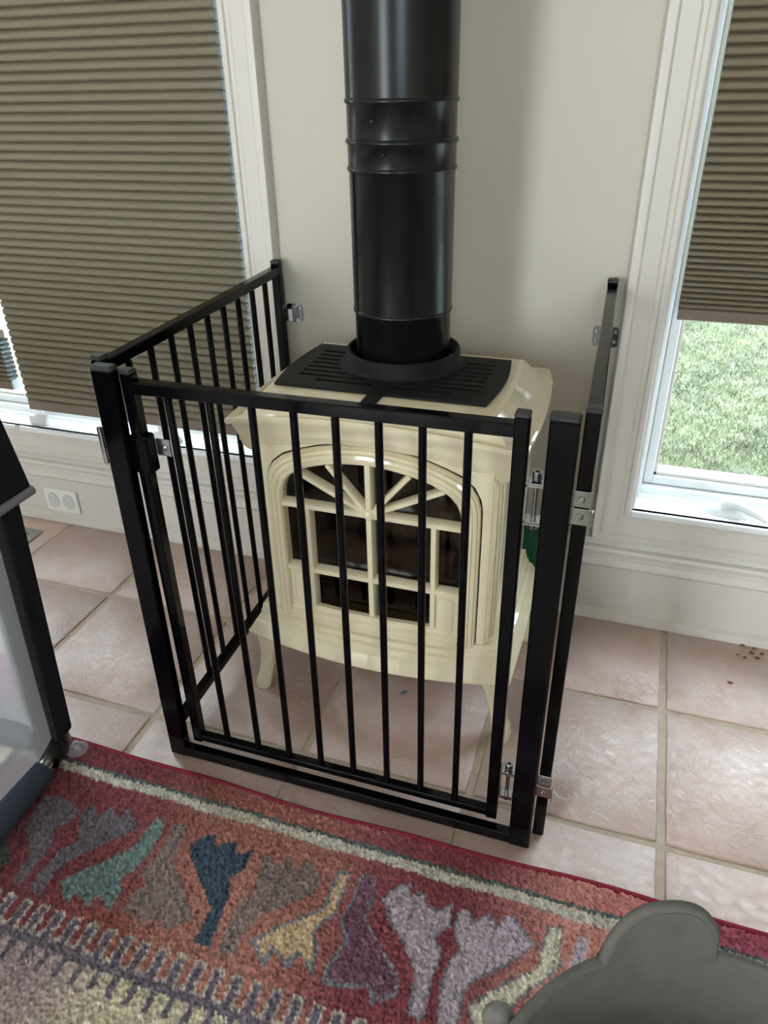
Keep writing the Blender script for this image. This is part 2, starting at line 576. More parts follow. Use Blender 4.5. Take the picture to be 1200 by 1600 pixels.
# ------------------------------------------------------------------ garden outside
lawn_m = mat('lawn_soil', (.140, .145, .095, 1), .95, noise=(9, .35, 8), spec=.1)
GZ = -.30
tag(MB().box(-14, 16, .16, 26, GZ - .1, GZ).build('ground', lawn_m), 'green lawn ground outside the windows', 'ground', kind='structure')
tag(MB().box(-14, 16, .17, 1.43, GZ - .05, GZ + .012, .006).build('paving_strip', M_stone), 'pale stone strip along the outside of the house', 'paving', kind='structure')
M_grass = mat('grass_blades', (.128, .145, .078, 1), .7, noise=(6, .55, 8), spec=.2)
NB = 110000
bx = np.where(rng.uniform(0, 1, NB) < .85, rng.uniform(-.35, 2.3, NB), rng.uniform(-3.6, 3.6, NB))
by = 1.42 + 4.0 * rng.uniform(0, 1, NB) ** 1.25
ang = rng.uniform(0, 2 * PI, NB)
hh = rng.uniform(.012, .034, NB)
ww = rng.uniform(.0014, .0030, NB)
lx, ly = rng.normal(0, .014, NB), rng.normal(0, .014, NB)
gv = np.zeros((NB, 3, 3))
gv[:, 0] = np.c_[bx - np.cos(ang) * ww, by - np.sin(ang) * ww, np.full(NB, GZ)]
gv[:, 1] = np.c_[bx + np.cos(ang) * ww, by + np.sin(ang) * ww, np.full(NB, GZ)]
gv[:, 2] = np.c_[bx + lx, by + ly, GZ + hh]
gme = bpy.data.meshes.new('grass')
gme.vertices.add(NB * 3)
gme.vertices.foreach_set('co', gv.ravel())
gme.loops.add(NB * 3)
gme.loops.foreach_set('vertex_index', np.arange(NB * 3))
gme.polygons.add(NB)
gme.polygons.foreach_set('loop_start', np.arange(NB) * 3)
gme.update()
gme.materials.append(M_grass)
go = bpy.data.objects.new('grass', gme)
COL.objects.link(go)
tag(go, 'short bright green grass growing outside the right window', 'grass', kind='stuff')


# ------------------------------------------------------------------ cellular shades
def cell_mesh(name, width, fabric):
    """one honeycomb cell: a hollow six-sided fabric tube, height 1 (scaled to the pitch), lined in white"""
    hx = width / 2
    pr = [(.000, .01), (-.0078, .10), (-.0094, .28), (-.0097, .62), (-.0088, .86), (.000, .99)]
    pf = [(y - .004, z) for y, z in pr]
    pb = [(.004 - y, z) for y, z in reversed(pr)]
    loop = pf + pb
    mb = MB().loft([[(x, y, z) for y, z in loop] for x in (-hx, hx)], True)
    inn = [(y * .86, .5 + (z - .5) * .90) for y, z in loop]
    mb.loft([[(x, y, z) for y, z in inn] for x in (-hx + .001, hx - .001)], True, mi=1)
    mb.box(-hx, hx, -.0045, .0045, -.03, .03)
    o = mb.build(name, [fabric, M_lining], None, 50, fix=False)
    me = o.data
    bpy.data.objects.remove(o)
    return me


def shade(x0, x1, z0, ztop, pitch, label, fabric, railh, y=.034, top_down=False):
    t = thing('cellular_shade', ((x0 + x1) / 2, y, z0), label, 'window shade', 'cellular window shades')
    me = cell_mesh('cell', x1 - x0, fabric)
    cx = (x0 + x1) / 2
    r = MB()
    r.loft([[(x, y - .013, z0 + .002), (x, y - .011, z0), (x, y + .011, z0), (x, y + .013, z0 + .002), (x, y + .013, z0 + railh - .003), (x, y + .009, z0 + railh), (x, y - .009, z0 + railh), (x, y - .013, z0 + railh - .003)] for x in (x0, x1)], True, True, True)
    rail = r.build('bottom_rail', M_rail, t, 40)
    for xx in (x0, x1):
        MB().box(xx - .003, xx + .003, y - .012, y + .012, z0 + .001, z0 + railh - .001, .002).build('end_cap', M_lining, rail)
    z = z0 + railh
    while z < ztop:
        p = pitch(z)
        share(me, 'cell', t, (cx, y, z), (1, min(1.5, .019 / p) ** .5, p))
        z += p
    if top_down:
        MB().box(x0, x1, y - .012, y + .012, z, z + .022, .003).build('top_rail', M_rail, t)
        for xx in (x0 + .12, x1 - .12):
            MB().tube([(xx, y, z + .02), (xx, y, ZT - .04)], .0008, 6).build('lift_cord', M_lining, t)
        MB().box(x0, x1, y - .02, y + .02, ZT - .04, ZT - .012, .003).build('head_rail', M_rail, t)
    else:
        MB().box(x0, x1, y - .02, y + .02, z, ZT - .012, .003).build('head_rail', M_rail, t)
    return t


shade(-1.516, -.822, .322, 1.98, lambda z: .0188, 'large taupe honeycomb shade lowered almost to the left sill', M_shade, .030)
shade(.077, .757, .683, 1.98, lambda z: .0092 + .0066 * min(1, max(0, (z - .70) / .32)), 'brown honeycomb shade half lowered over the right window', M_shade_dark, .023)
shade(-2.235, -1.556, .372, .500, lambda z: .0125, 'brown shade stacked low at the left photo edge, cell ends showing', M_shade_dark, .026, top_down=True)

# ------------------------------------------------------------------ stove
SX = -.370
stove = thing('stove', (SX, -.29, 0), 'cream enamel cast iron stove with arched sunburst door inside the black gate', 'stove')


def ring(hw, yf, yb, bow, sb, z, arch=0.0, ns=10, nf=28, bt=0.0):
    pts = []
    for i in range(ns):
        t = i / ns
        pts.append((SX + hw + sb * math.sin(PI * t) - bt * (1 - t) ** 5, yb + (yf - yb) * t, z))
    for i in range(nf + 1):
        u = 1 - 2 * i / nf
        k = 1 - u * u
        pts.append((SX + hw * u, yf - bow * k, z + arch * k))
    for i in range(1, ns + 1):
        t = 1 - i / ns
        pts.append((SX - hw - sb * math.sin(PI * t) + bt * (1 - t) ** 5, yb + (yf - yb) * t, z))
    return pts


# top casting: open middle for the grille, hollow sloping sides, eyebrow cornice
tb = MB()
tb.loft([ring(.160, -.385, -.196, .002, .004, .612),
         ring(.162, -.387, -.194, .002, .004, .6440),
         ring(.189, -.437, -.163, .006, .006, .6445),
         ring(.196, -.442, -.155, .008, .006, .641, .002),
         ring(.207, -.446, -.142, .010, .007, .624, .012),
         ring(.220, -.450, -.128, .013, .009, .609, .022),
         ring(.234, -.453, -.108, .016, .010, .603, .026, bt=.008),
         ring(.247, -.456, -.080, .020, .007, .603, .027, bt=.014),
         ring(.250, -.458, -.075, .021, .006, .600, .027, bt=.016),
         ring(.251, -.458, -.075, .021, .006, .595, .027, bt=.016),
         ring(.249, -.456, -.078, .021, .006, .590, .027, bt=.016),
         ring(.245, -.446, -.104, .018, .008, .5885, .026),
         ring(.2435, -.4455, -.105, .0175, .006, .582, .026),
         ring(.239, -.4445, -.108, .0165, .005, .577, .027),
         ring(.237, -.444, -.110, .016, .004, .569, .029),
         ring(.2345, -.444, -.111, .016, .003, .568, .029),
         ring(.2345, -.444, -.112, .016, .002, .559, .032),
         ring(.2315, -.4435, -.113, .0155, .002, .557, .032),
         ring(.2295, -.443, -.114, .014, .001, .549, .035),
         ring(.223, -.442, -.116, .012, .000, .5435, .036),
         ring(.216, -.440, -.118, .008, .000, .540, .037)], True)
tb.build('top', M_cream, stove, 24)

# black cast grille with real slots, and the dark well below
gc = -.374
PCX, PCY = -.377, -.237
gr = MB()
slots = [-.222 - .0203 * k for k in range(8)]
Z0g, Z1g = .6447, .6487


def ghw(y):
    t = (y + .183) / -.214
    return .181 + .010 * math.sin(PI * min(1, max(0, t))) - .002 * t


edges = [-.183]
for s in slots:
    edges += [s + .0043, s - .0043]
edges += [-.397]
for i in range(len(edges) - 1):
    ya, yb_ = edges[i], edges[i + 1]
    is_slot = i % 2 == 1
    ym = (ya + yb_) / 2

    def strip(xa0, xb0, xa1, xb1):
        gr.add([(gc + xa0, ya, Z0g), (gc + xb0, ya, Z0g), (gc + xb1, yb_, Z0g), (gc + xa1, yb_, Z0g), (gc + xa0, ya, Z1g), (gc + xb0, ya, Z1g), (gc + xb1, yb_, Z1g), (gc + xa1, yb_, Z1g)],
               [(0, 1, 2, 3), (7, 6, 5, 4), (0, 4, 5, 1), (1, 5, 6, 2), (2, 6, 7, 3), (3, 7, 4, 0)])
    if not is_slot:
        strip(-ghw(ya), ghw(ya), -ghw(yb_), ghw(yb_))
    else:
        inn = math.sqrt(max(.113 ** 2 - (ym - PCY) ** 2, 0)) if abs(ym - PCY) < .113 else 0
        inn = max(inn, .014)
        o_ = .158
        lo, ro = inn - (PCX - gc), inn + (PCX - gc)
        if ym < -.355:
            o_ = .118
        strip(-ghw(ya), -o_, -ghw(yb_), -o_)
        strip(-lo, ro, -lo, ro)
        strip(o_, ghw(ya), o_, ghw(yb_))
gr.box(gc - .012, gc + .012, -.438, -.397, .6447, .6483)
grille = gr.build('grille', M_cast, stove)
MB().box(gc - .17, gc + .17, -.395, -.185, .580, .611).build('well', M_dark, stove)  # black block stands in for the shade under the slots
co = MB().lathe([(.106, .6485), (.103, .6505), (.101, .655), (.100, .674), (.0985, .676), (.0950, .676), (.0935, .673), (.0935, .6485)], (PCX, PCY), 48)
co.build('flue_collar', M_cast, stove, 40)

# body: sides, back, floor; front left open behind the door
bd = MB()
for s in (-1, 1):
    bd.box(*sorted((SX + s * .204, SX + s * .219)), -.426, -.125, .20, .575, .002)
    bd.box(*sorted((SX + s * .1887, SX + s * .204)), -.447, -.428, .20, .49, .001)
    q = [(.2035, -.447), (.219, -.4245), (.205, -.415), (.195, -.430)]
    bd.loft([[(SX + s * x, y, z) for x, y in q] for z in (.20, .575)], True, True, True)
bd.box(SX - .21, SX + .21, -.145, -.125, .20, .60)
bd.box(SX - .21, SX + .21, -.43, -.125, .185, .20)
lt = [(-.1887, .46), (-.1887, .488), (-.1857, .5085), (-.1745, .5297), (-.153, .547), (-.1256, .558), (-.0904, .569), (-.0502, .5775), (0, .581)]
lt = lt + [(-x, z) for x, z in reversed(lt[:-1])]
tp = [(max(-.2, min(.2, x * 1.14)), .597 if abs(x) < .17 else .575) for x, z in lt]
tp = [(max(-.204, min(.204, x * 1.14)), .597 if abs(x) < .17 else .575) for x, z in lt]
tp[0], tp[-1] = (-.204, .46), (.204, .46)
tp[1], tp[-2] = (-.204, .50), (.204, .50)
bd.loft([[(SX + x, y, z) for (x, z) in c_] for c_, y in ((lt, -.430), (lt, -.4465), (tp, -.4465), (tp, -.430))], False)
bd.build('body', M_cream, stove, 30)
# fluted panels on the canted corners beside the door
for s in (-1, 1):
    pa, pb_ = Vector((SX + s * .2045, -.4465, 0)), Vector((SX + s * .2185, -.4255, 0))
    tdir = (pb_ - pa).normalized()
    nrm = Vector((s * abs(tdir.y), -abs(tdir.x), 0))
    cc = (pa + pb_) / 2
    wd = (pb_ - pa).length
    pl = MB().bar(cc + Vector((0, 0, .222)), cc + Vector((0, 0, .545)), wd * .96, .005, .0012, up=nrm)
    pil = pl.build('pilaster', M_cream, stove)
    for k in (-1, 0, 1):
        c2 = cc + tdir * (k * .0072) + nrm * .0022
        MB().tube([c2 + Vector((0, 0, .232)) - nrm * .002, c2 + Vector((0, 0, .236)), c2 + Vector((0, 0, .533)), c2 + Vector((0, 0, .537)) - nrm * .002], .0028, 8).build('flute', M_cream, pil, 60)
# side ribs on the flanks
# base skirt: stepped bow front, flared sides
sk = MB()
sk.loft([ring(.218, -.438, -.125, .006, 0, .219),
         ring(.224, -.449, -.122, .010, 0, .219),
         ring(.2255, -.451, -.120, .014, 0, .2165),
         ring(.2265, -.452, -.120, .015, 0, .2085),
         ring(.228, -.4535, -.119, .020, 0, .206),
         ring(.2295, -.454, -.118, .021, 0, .1965),
         ring(.232, -.456, -.117, .026, 0, .194),
         ring(.235, -.457, -.115, .027, 0, .1845),
         ring(.241, -.4595, -.113, .031, .001, .180),
         ring(.248, -.462, -.110, .033, .002, .167),
         ring(.2545, -.464, -.108, .034, .003, .1585),
         ring(.2565, -.465, -.107, .034, .003, .154),
         ring(.255, -.464, -.108, .033, .003, .1505),
         ring(.245, -.455, -.118, .028, .002, .150)], True, True, True)
sk.build('base_skirt', M_cream, stove, 22)
# legs: curved, splayed outward, pad foot
for sx in (-1, 1):
    for fr_ in (1, 0):
        lg = MB()
        rings = []
        for z, xi, xo, dp in ((.158, .180, .250, .052), (.140, .196, .249, .050), (.115, .207, .248, .047), (.085, .215, .248, .043), (.055, .222, .251, .039), (.034, .227, .255, .037), (.026, .227, .258, .038), (.018, .229, .261, .040), (.002, .232, .263, .040), (.0, .234, .261, .038)):
            if fr_:
                ya, yb_ = -.462 + .012 * (1 - z / .158) * (1 - (1 - z / .158)), 0
                ya = -.461 + .010 * math.sin(PI * min(1, z / .158))
                yb_ = ya + dp
            else:
                yb_ = -.118
                ya = yb_ - dp
            a, b_ = xi, xo
            e = .006
            sec = [(a + e, ya), (b_ - e, ya), (b_, ya + e), (b_, yb_ - e), (b_ - e, yb_), (a + e, yb_), (a, yb_ - e), (a, ya + e)]
            rings.append([(SX + sx * x, y, z) for x, y in sec])
        lg.loft(rings, True, True, True)
        lg.build('leg', M_cream, stove, 45)

# firebox lining and glass, door with mouldings and sunburst muntins
fb = MB()
fb.box(SX - .200, SX + .200, -.185, -.150, .205, .575)
fb.add([(SX - .200, -.425, .205), (SX - .200, -.185, .205), (SX - .200, -.185, .575), (SX - .200, -.425, .575)], [(0, 1, 2, 3)])
fb.add([(SX + .200, -.425, .205), (SX + .200, -.185, .205), (SX + .200, -.185, .575), (SX + .200, -.425, .575)], [(3, 2, 1, 0)])
fb.add([(SX - .200, -.425, .575), (SX + .200, -.425, .575), (SX + .200, -.185, .575), (SX - .200, -.185, .575)], [(0, 1, 2, 3)])
fb.add([(SX - .200, -.425, .206), (SX + .200, -.425, .206), (SX + .200, -.185, .206), (SX - .200, -.185, .206)], [(0, 1, 2, 3)])
fb.build('firebox', M_brick, stove, fix=False)
MB().box(SX - .17, SX + .17, -.40, -.20, .206, .262, .01).build('burner_tray', M_dark, stove)


def resample(half, n):
    P = [Vector(p) for p in half]
    L = [0]
    for i in range(1, len(P)):
        L.append(L[-1] + (P[i] - P[i - 1]).length)
    res = []
    for k in range(n):
        s = L[-1] * k / (n - 1)
        i = max(j for j in range(len(L)) if L[j] <= s + 1e-9)
        i = min(i, len(P) - 2)
        t = (s - L[i]) / (L[i + 1] - L[i])
        res.append(P[i].lerp(P[i + 1], t))
    return res


outer = resample([(.187, .214), (.187, .487), (.184, .507), (.173, .528), (.152, .545), (.125, .556), (.09, .567), (.05, .5755), (0, .579)], 26)
inner = resample([(.157, .214), (.157, .472), (.153, .492), (.143, .508), (.125, .521), (.10, .532), (.07, .540), (.035, .5455), (0, .548)], 26)
door = thing('door', (SX, -.455, .214))
door.parent = stove
door.location = Vector((SX, -.455, .214)) - stove.location


def part_of_door(mb, name, mats, smooth=None):
    o = mb.build(name, mats, None, smooth)
    o.parent = door
    o.location = -Vector((SX, -.455, .214))
    return o


df = MB()
prof_d = [(0, -.446), (0, -.452), (.06, -.455), (.12, -.4535), (.16, -.458), (.30, -.4605), (.36, -.4585), (.40, -.462), (.58, -.4635), (.66, -.461), (.72, -.4635), (.88, -.4625), (.97, -.459), (1, -.455), (1, -.440)]
rings = []
for t, y in prof_d:
    h = [o_.lerp(i_, t) for o_, i_ in zip(outer, inner)]
    full = [(SX + p.x, y, p.y) for p in h] + [(SX - p.x, y, p.y) for p in reversed(h[:-1])]
    rings.append(full)
df.loft(rings, False)
part_of_door(df, 'arch_frame', M_cream, 35)


def muntin(p, q, w=.011, yf=-.4615, name='muntin'):
    (x0, z0), (x1, z1) = p, q
    d = Vector((x1 - x0, 0, z1 - z0)).normalized()
    s = Vector((-d.z, 0, d.x))
    sec = [(-.5, -.442), (-.5, yf + .005), (-.32, yf + .001), (.32, yf + .001), (.5, yf + .005), (.5, -.442)]
    mb = MB()
    mb.loft([[(SX + x + s.x * a * w, y, z + s.z * a * w) for a, y in sec] for x, z in ((x0, z0), (x1, z1))], True, True, True)
    return part_of_door(mb, name, M_cream, 50)


muntin((-.159, .455), (.159, .455), .0125, -.4608)
muntin((-.159, .323), (.159, .323), .0125, -.4608)
for x in (-.112, .112):
    muntin((x, .222), (x, .452), .012)
muntin((0, .222), (0, .550), .013)
for x, z in ((-.128, .520), (-.071, .540), (.071, .540), (.128, .520)):
    muntin((x * .06, .459), (x, z), .0105, -.4600 - abs(x) * .003)
hub = MB()
hub.lathe([(.0001, .0015), (.007, .0018), (.0095, .004), (.010, .012)], (0, 0), 16)
hub.v = [(SX + x, -.4645 + z, .457 + y) for x, y, z in hub.v]
part_of_door(hub, 'hub', M_cream, 50)
# solid corner panels below the lower rail, framed
for s in (-1, 1):
    cp = MB()
    x0, x1 = sorted((SX + s * .112, SX + s * .158))
    cp.box(x0, x1, -.455, -.443, .216, .322)
    cp.box(x0 + .009, x1 - .009, -.4585, -.455, .240, .310, .002)
    part_of_door(cp, 'corner_panel', M_cream)
br = MB()
br.loft([[(SX + x, y - .012 * (1 - (x / .16) ** 2), z) for y, z in ((-.443, .246), (-.452, .246), (-.4555, .243), (-.4555, .237), (-.4605, .2345), (-.4605, .228), (-.4645, .2255), (-.4645, .216), (-.443, .214))] for x in [-.158 + .0316 * k / 2 for k in range(21)]], True, True, True)
part_of_door(br, 'bottom_moulding', M_cream, 25)
gl = [o_.lerp(i_, .8) for o_, i_ in zip(outer, inner)]
poly = [(SX + p.x, p.y) for p in gl] + [(SX - p.x, p.y) for p in reversed(gl[:-1])]
gp = MB().prism(poly, -.441, -.438)
part_of_door(gp, 'pane', M_fireglass)

# ceramic logs lying in the stove
LG = 'ceramic logs in the stove'
for k, (p, q, r, lb) in enumerate((((-.14, -.352, .305), (.13, -.346, .306), .032, 'long ceramic log lying across the front of the burner'),
                                   ((-.11, -.262, .308), (.15, -.258, .306), .034, 'ceramic log lying along the back of the firebox'),
                                   ((-.10, -.312, .386), (.11, -.300, .392), .030, 'ceramic log lying on top of the other two logs'))):
    P, Q = Vector((SX + p[0], p[1], p[2])), Vector((SX + q[0], q[1], q[2]))
    n = 9
    lgm = MB().tube([P.lerp(Q, i / n) + Vector((random.uniform(-.003, .003), random.uniform(-.003, .003), random.uniform(-.004, .004))) for i in range(n + 1)], [r * random.uniform(.86, 1.1) for _ in range(n + 1)], 10)
    tag(lgm.build('ceramic_log', M_log, None, 60), lb, 'log', LG)

# ------------------------------------------------------------------ flue pipe
pipe = thing('stove_pipe', (PCX, PCY, .6505), 'black round metal stove pipe rising from the stove top', 'stove pipe')


def pipe_sec(z0, z1, r, bead0, bead1):
    pr_ = [(r, z0)]
    if bead1:
        pr_ += [(r, z1 - .010), (r + .0028, z1 - .007), (r + .0032, z1 - .004), (r + .0012, z1 - .001), (r - .001, z1)]
    else:
        pr_ += [(r, z1)]
    o = MB().lathe(pr_, (PCX, PCY), 64).build('pipe_section', M_pipe, pipe, 50)
    return o


p1 = pipe_sec(.6505, .750, .0815, 0, 1)
p2 = pipe_sec(.748, .968, .0832, 0, 1)
p3 = pipe_sec(.966, 1.006, .0842, 0, 1)
p4 = pipe_sec(1.004, 1.060, .0838, 0, 1)
p5 = pipe_sec(1.058, 2.499, .0848, 0, 0)
# folded seam and screws
a = math.radians(-138)
MB().bar((PCX + .0836 * math.cos(a), PCY + .0836 * math.sin(a), .655), (PCX + .0836 * math.cos(a), PCY + .0836 * math.sin(a), .962), .006, .002, up=(math.cos(a), math.sin(a), 0)).build('seam', M_pipe, p2)


def screw(px, z, r, par):
    a_ = px
    c, s = math.cos(a_), math.sin(a_)
    mb = MB()
    mb.lathe([(.0035, 0), (.0035, .0012), (.002, .0022), (.0002, .0024)], (0, 0), 10)
    n = Vector((c, s, 0))
    t = Vector((-s, c, 0))
    mb.v = [tuple(Vector((PCX + r * c, PCY + r * s, z)) + t * x + Vector((0, 0, 1)) * y + n * w) for x, y, w in mb.v]
    mb.build('screw', M_pipe, par, 60)


screw(math.radians(-103), 1.030, .0838, p4)
screw(math.radians(-92), .986, .0842, p3)
screw(math.radians(-38), .930, .0832, p2)


# ------------------------------------------------------------------ hearth gate
def rail_tube(mb, p, q, w=.018, h=.018, up=(0, 0, 1)):
    mb.bar(p, q, w, h, .0016, up)


def make_bolt(c, parent, z0, z1):
    b = MB()
    x, y = c
    b.lathe([(.0001, z0 - .010), (.004, z0 - .009), (.0062, z0 - .006), (.0062, z0)], (x, y), 12)
    b.lathe([(.0032, z0), (.0032, z1)], (x, y), 12)
    b.lathe([(.0058, z1 + .001), (.0062, z1 + .002), (.0062, z1 + .011), (.0052, z1 + .012), (.0034, z1 + .012), (.003, z1 + .007), (.0001, z1 + .007)], (x, y), 16)
    return b.build('bolt', M_zinc, parent, 40)


YF = -.656
gate = thing('hearth_gate', (-.37, YF, 0), 'black barred gate with swinging door in front of the stove', 'gate')
PLX, PRX = -.683, -.0535
for i, (xb, xt) in enumerate(((-.687, -.674), (-.0535, -.0555))):
    po = MB().bar((xb, YF, .0), (xt, YF, .750), .034, .018, .002, up=(0, 1, 0)).build('post', M_black, gate)
    MB().box(xt - .0178, xt + .0178, YF - .0098, YF + .0098, .748, .7565, .003).build('post_cap', M_cap, po)
MB().bar((-.672, YF, .0125), (-.068, YF, .0125), .018, .021, .002).build('bottom_rail', M_black, gate)
YD = -.640
dr = MB()
rail_tube(dr, (-.6515, YD, .030), (-.6485, YD, .742), up=(0, 1, 0))
rail_tube(dr, (-.1035, YD, .030), (-.1055, YD, .742), up=(0, 1, 0))
rail_tube(dr, (-.643, YD, .7225), (-.112, YD, .7245))
rail_tube(dr, (-.645, YD, .040), (-.110, YD, .040), .016, .014)
dfm = dr.build('door_frame', M_black, gate)
for x in (-.649, -.1055):
    MB().box(x - .0094, x + .0094, YD - .0094, YD + .0094, .741, .7475, .002).build('tube_cap', M_cap, dfm)
for xb, xt in zip((-.591, -.529, -.468, -.407, -.3465, -.2855, -.226, -.1665), (-.591, -.526, -.463, -.4025, -.344, -.285, -.2275, -.1695)):
    MB().tube([(xb, YD, .046), (xt, YD, .715)], .0056, 12).build('bar', M_black, dfm, 60)
# zinc hinges between door and right post
for zc in (.630, .118):
    h = MB()
    x0, x1 = -.0945, -.0705
    y0, y1 = YD - .010, YD + .008
    h.box(x0, x0 + .002, y0, y1, zc - .031, zc + .031)
    h.box(x1 - .002, x1, y0, y1, zc - .031, zc + .031)
    h.box(x0, x1 - .003, y0, y1, zc + .024, zc + .0265)
    h.box(x0 + .003, x1, y0, y1, zc + .027, zc + .0295)
    h.box(x0, x1 - .003, y0, y1, zc - .0265, zc - .024)
    h.box(x0 + .003, x1, y0, y1, zc - .030, zc - .0275)
    ho = h.build('hinge', M_zinc, gate)
    make_bolt(((x0 + x1) / 2, YD - .001), ho, zc - .030, zc + .030)
# latch on the left: housing plus strike plate
la = MB()
la.box(-.663, -.632, YD - .011, YD + .012, .590, .650, .003)
lat = la.build('latch', M_black, gate)
lp = MB().box(-.632, -.606, YD + .008, YD + .010, .615, .641, .002)
lp.lathe([(.0045, 0), (.0045, .0015), (.002, .0022), (.0003, .0022)], (0, 0), 12)
nv = 34
lpv = []
cnt = 4 * 12
for i, v in enumerate(lp.v):
    if i >= len(lp.v) - cnt:
        lpv.append((-.617 + v[0], YD + .008 - v[2], .628 + v[1]))
    else:
        lpv.append(v)
lp.v = lpv
lp.build('strike_plate', M_zinc, lat)


def side_panel(name_label, xf, xw, yf_, bar_ys, hinge_out):
    t = thing('gate_panel', ((xf + xw) / 2, yf_ / 2, 0), name_label, 'gate panel', 'side panels of the hearth gate')
    X = lambda y: xf + (xw - xf) * (y - yf_) / (-.028 - yf_)
    fs = MB().bar((xf, yf_, .004), (xf, yf_, .752), .018, .018, .0016, up=(0, 1, 0)).build('stile', M_black, t)
    ws = MB().bar((xw, -.028, .004), (xw, -.028, .757), .018, .018, .0016, up=(0, 1, 0)).build('stile', M_black, t)
    for q, (x, y, z) in ((fs, (xf, yf_, .752)), (ws, (xw, -.028, .757))):
        MB().box(x - .0094, x + .0094, y - .0094, y + .0094, z - .001, z + .006, .002).build('tube_cap', M_cap, q)
    MB().bar((xf, yf_ + .009, .740), (X(-.037), -.037, .742), .018, .018, .0016).build('top_rail', M_black, t)
    MB().bar((xf, yf_ + .009, .046), (X(-.037), -.037, .046), .018, .018, .0016).build('bottom_rail', M_black, t)
    for y in bar_ys:
        MB().tube([(X(y), y, .054), (X(y), y, .732)], .0056, 12).build('bar', M_black, t, 60)
    return t


ys = (-.562, -.503, -.443, -.383, -.324, -.265, -.207, -.147, -.089)
lpn = side_panel('black barred gate panel at the left in front of the brown shade', -.704, -.715, -.625, ys, -1)
rpn = side_panel('black gate panel seen edge-on beside the right window casing', -.0265, -.0440, -.628, ys, 1)


def wall_bracket(t, x0, x1, z0, z1, tongue_x):
    b = MB()
    n = 5
    pts = []
    r = .007
    for cx, cz, a0 in ((x1 - r, z1 - r, 0), (x0 + r, z1 - r, 90), (x0 + r, z0 + r, 180), (x1 - r, z0 + r, 270)):
        for k in range(n):
            a_ = math.radians(a0 + 90 * k / (n - 1))
            pts.append((cx + r * math.cos(a_), cz + r * math.sin(a_)))
    b.prism(pts, -.0028, -.0008)
    b.box(tongue_x - .010, tongue_x + .010, -.021, -.0028, z0 + .006, z1 - .006, .001)
    br_ = b.build('wall_bracket', M_zinc, t)
    for x in (x0 + .007, x1 - .007):
        for z in (z0 + .010, z1 - .010):
            s = MB().lathe([(.0040, 0), (.0036, .0014), (.0018, .002), (.0002, .0012)], (0, 0), 12)
            s.v = [(x + u, -.0028 - w, z + v) for u, v, w in s.v]
            s.build('screw', M_zinc, br_, 60)


wall_bracket(rpn, -.0695, -.0215, .629, .668, -.0455)
wall_bracket(lpn, -.712, -.674, .629, .668, -.700)


def butt_hinge(t, x, y, zc, sgn):
    """two zinc strap plates, one above the other, round a short pin"""
    h = MB()
    x0, x1 = sorted((x - sgn * .006, x + sgn * .018))
    h.box(x0, x1, y - .0120, y - .0100, zc + .001, zc + .023, .0006)
    h.box(x0, x1 + .003, y - .0125, y - .0105, zc - .024, zc - .001, .0006)
    h.box(x1 + .001, x1 + .003, y - .018, y - .010, zc - .024, zc - .001, .0004)
    h.tube([(x0 - sgn * .003, y - .012, zc - .026), (x0 - sgn * .003, y - .012, zc + .020)], .0042, 10)
    h.box(x0 - .008, x0 - .002, y - .014, y - .010, zc - .026, zc + .012, .001)
    ho = h.build('hinge', M_zinc, t)
    for dz, rr in ((.012, .0045), (-.012, .0052)):
        s = MB().lathe([(rr, 0), (rr * .9, .0016), (rr * .5, .0018), (rr * .35, .0004), (.0002, .0004)], (0, 0), 12)
        xx = (x0 + x1) / 2
        s.v = [(xx + u, y - .0122 - w, zc + dz + v) for u, v, w in s.v]
        s.build('screw', M_zinc, ho, 60)


for zc in (.629, .126):
    butt_hinge(rpn, -.033, -.628, zc, 1)
for zc in (.620, .092):
    h = MB()
    h.box(-.724, -.7135, -.634, -.616, zc + .003, zc + .027, .001).box(-.726, -.7135, -.636, -.616, zc - .027, zc - .004, .001)
    h.tube([(-.722, -.636, zc - .029), (-.722, -.636, zc + .029)], .004, 10)
    h.build('hinge', M_zinc, lpn)

# ------------------------------------------------------------------ small things by the wall
ot = thing('wall_outlet', (-1.45, -.016, .07), 'white double wall outlet on the left baseboard', 'outlet')
MB().box(-1.508, -1.396, -.0225, -.016, .034, .106, .003).build('cover_plate', M_plate, ot)
for cx in (-1.477, -1.427):
    pts = [(cx + .0195 * math.cos(a_) * (1 if abs(math.cos(a_)) < .93 else .95), .070 + .0235 * math.sin(a_)) for a_ in [2 * PI * k / 20 for k in range(20)]]
    pts = [(max(cx - .018, min(cx + .018, x)), z) for x, z in pts]
    MB().prism(pts, -.0245, -.0222).build('socket_cover', M_socket, ot)

vt = thing('floor_vent', (-1.60, -.137, 0), 'metal floor register with slots near the left baseboard', 'vent')
vb = MB()
vx0, vx1, vy0, vy1 = -1.745, -1.480, -.190, -.084
vb.box(vx0, vx1, vy0, vy0 + .022, .0005, .004, .0012).box(vx0, vx1, vy1 - .022, vy1, .0005, .004, .0012).box(vx0, vx0 + .028, vy0 + .022, vy1 - .022, .0005, .004).box(vx1 - .028, vx1, vy0 + .022, vy1 - .022, .0005, .004)
vb.build('frame', M_vent, vt)
MB().box(vx0 + .026, vx1 - .026, vy0 + .02, vy1 - .02, .0004, .0010).build('opening', M_dark, vt)  # black slab in place of the shade between the slats
x = vx0 + .034
while x < vx1 - .03:
    MB().box(x, x + .0045, vy0 + .020, vy1 - .020, .0009, .0036).build('slat', M_vent, vt)
    x += .0115

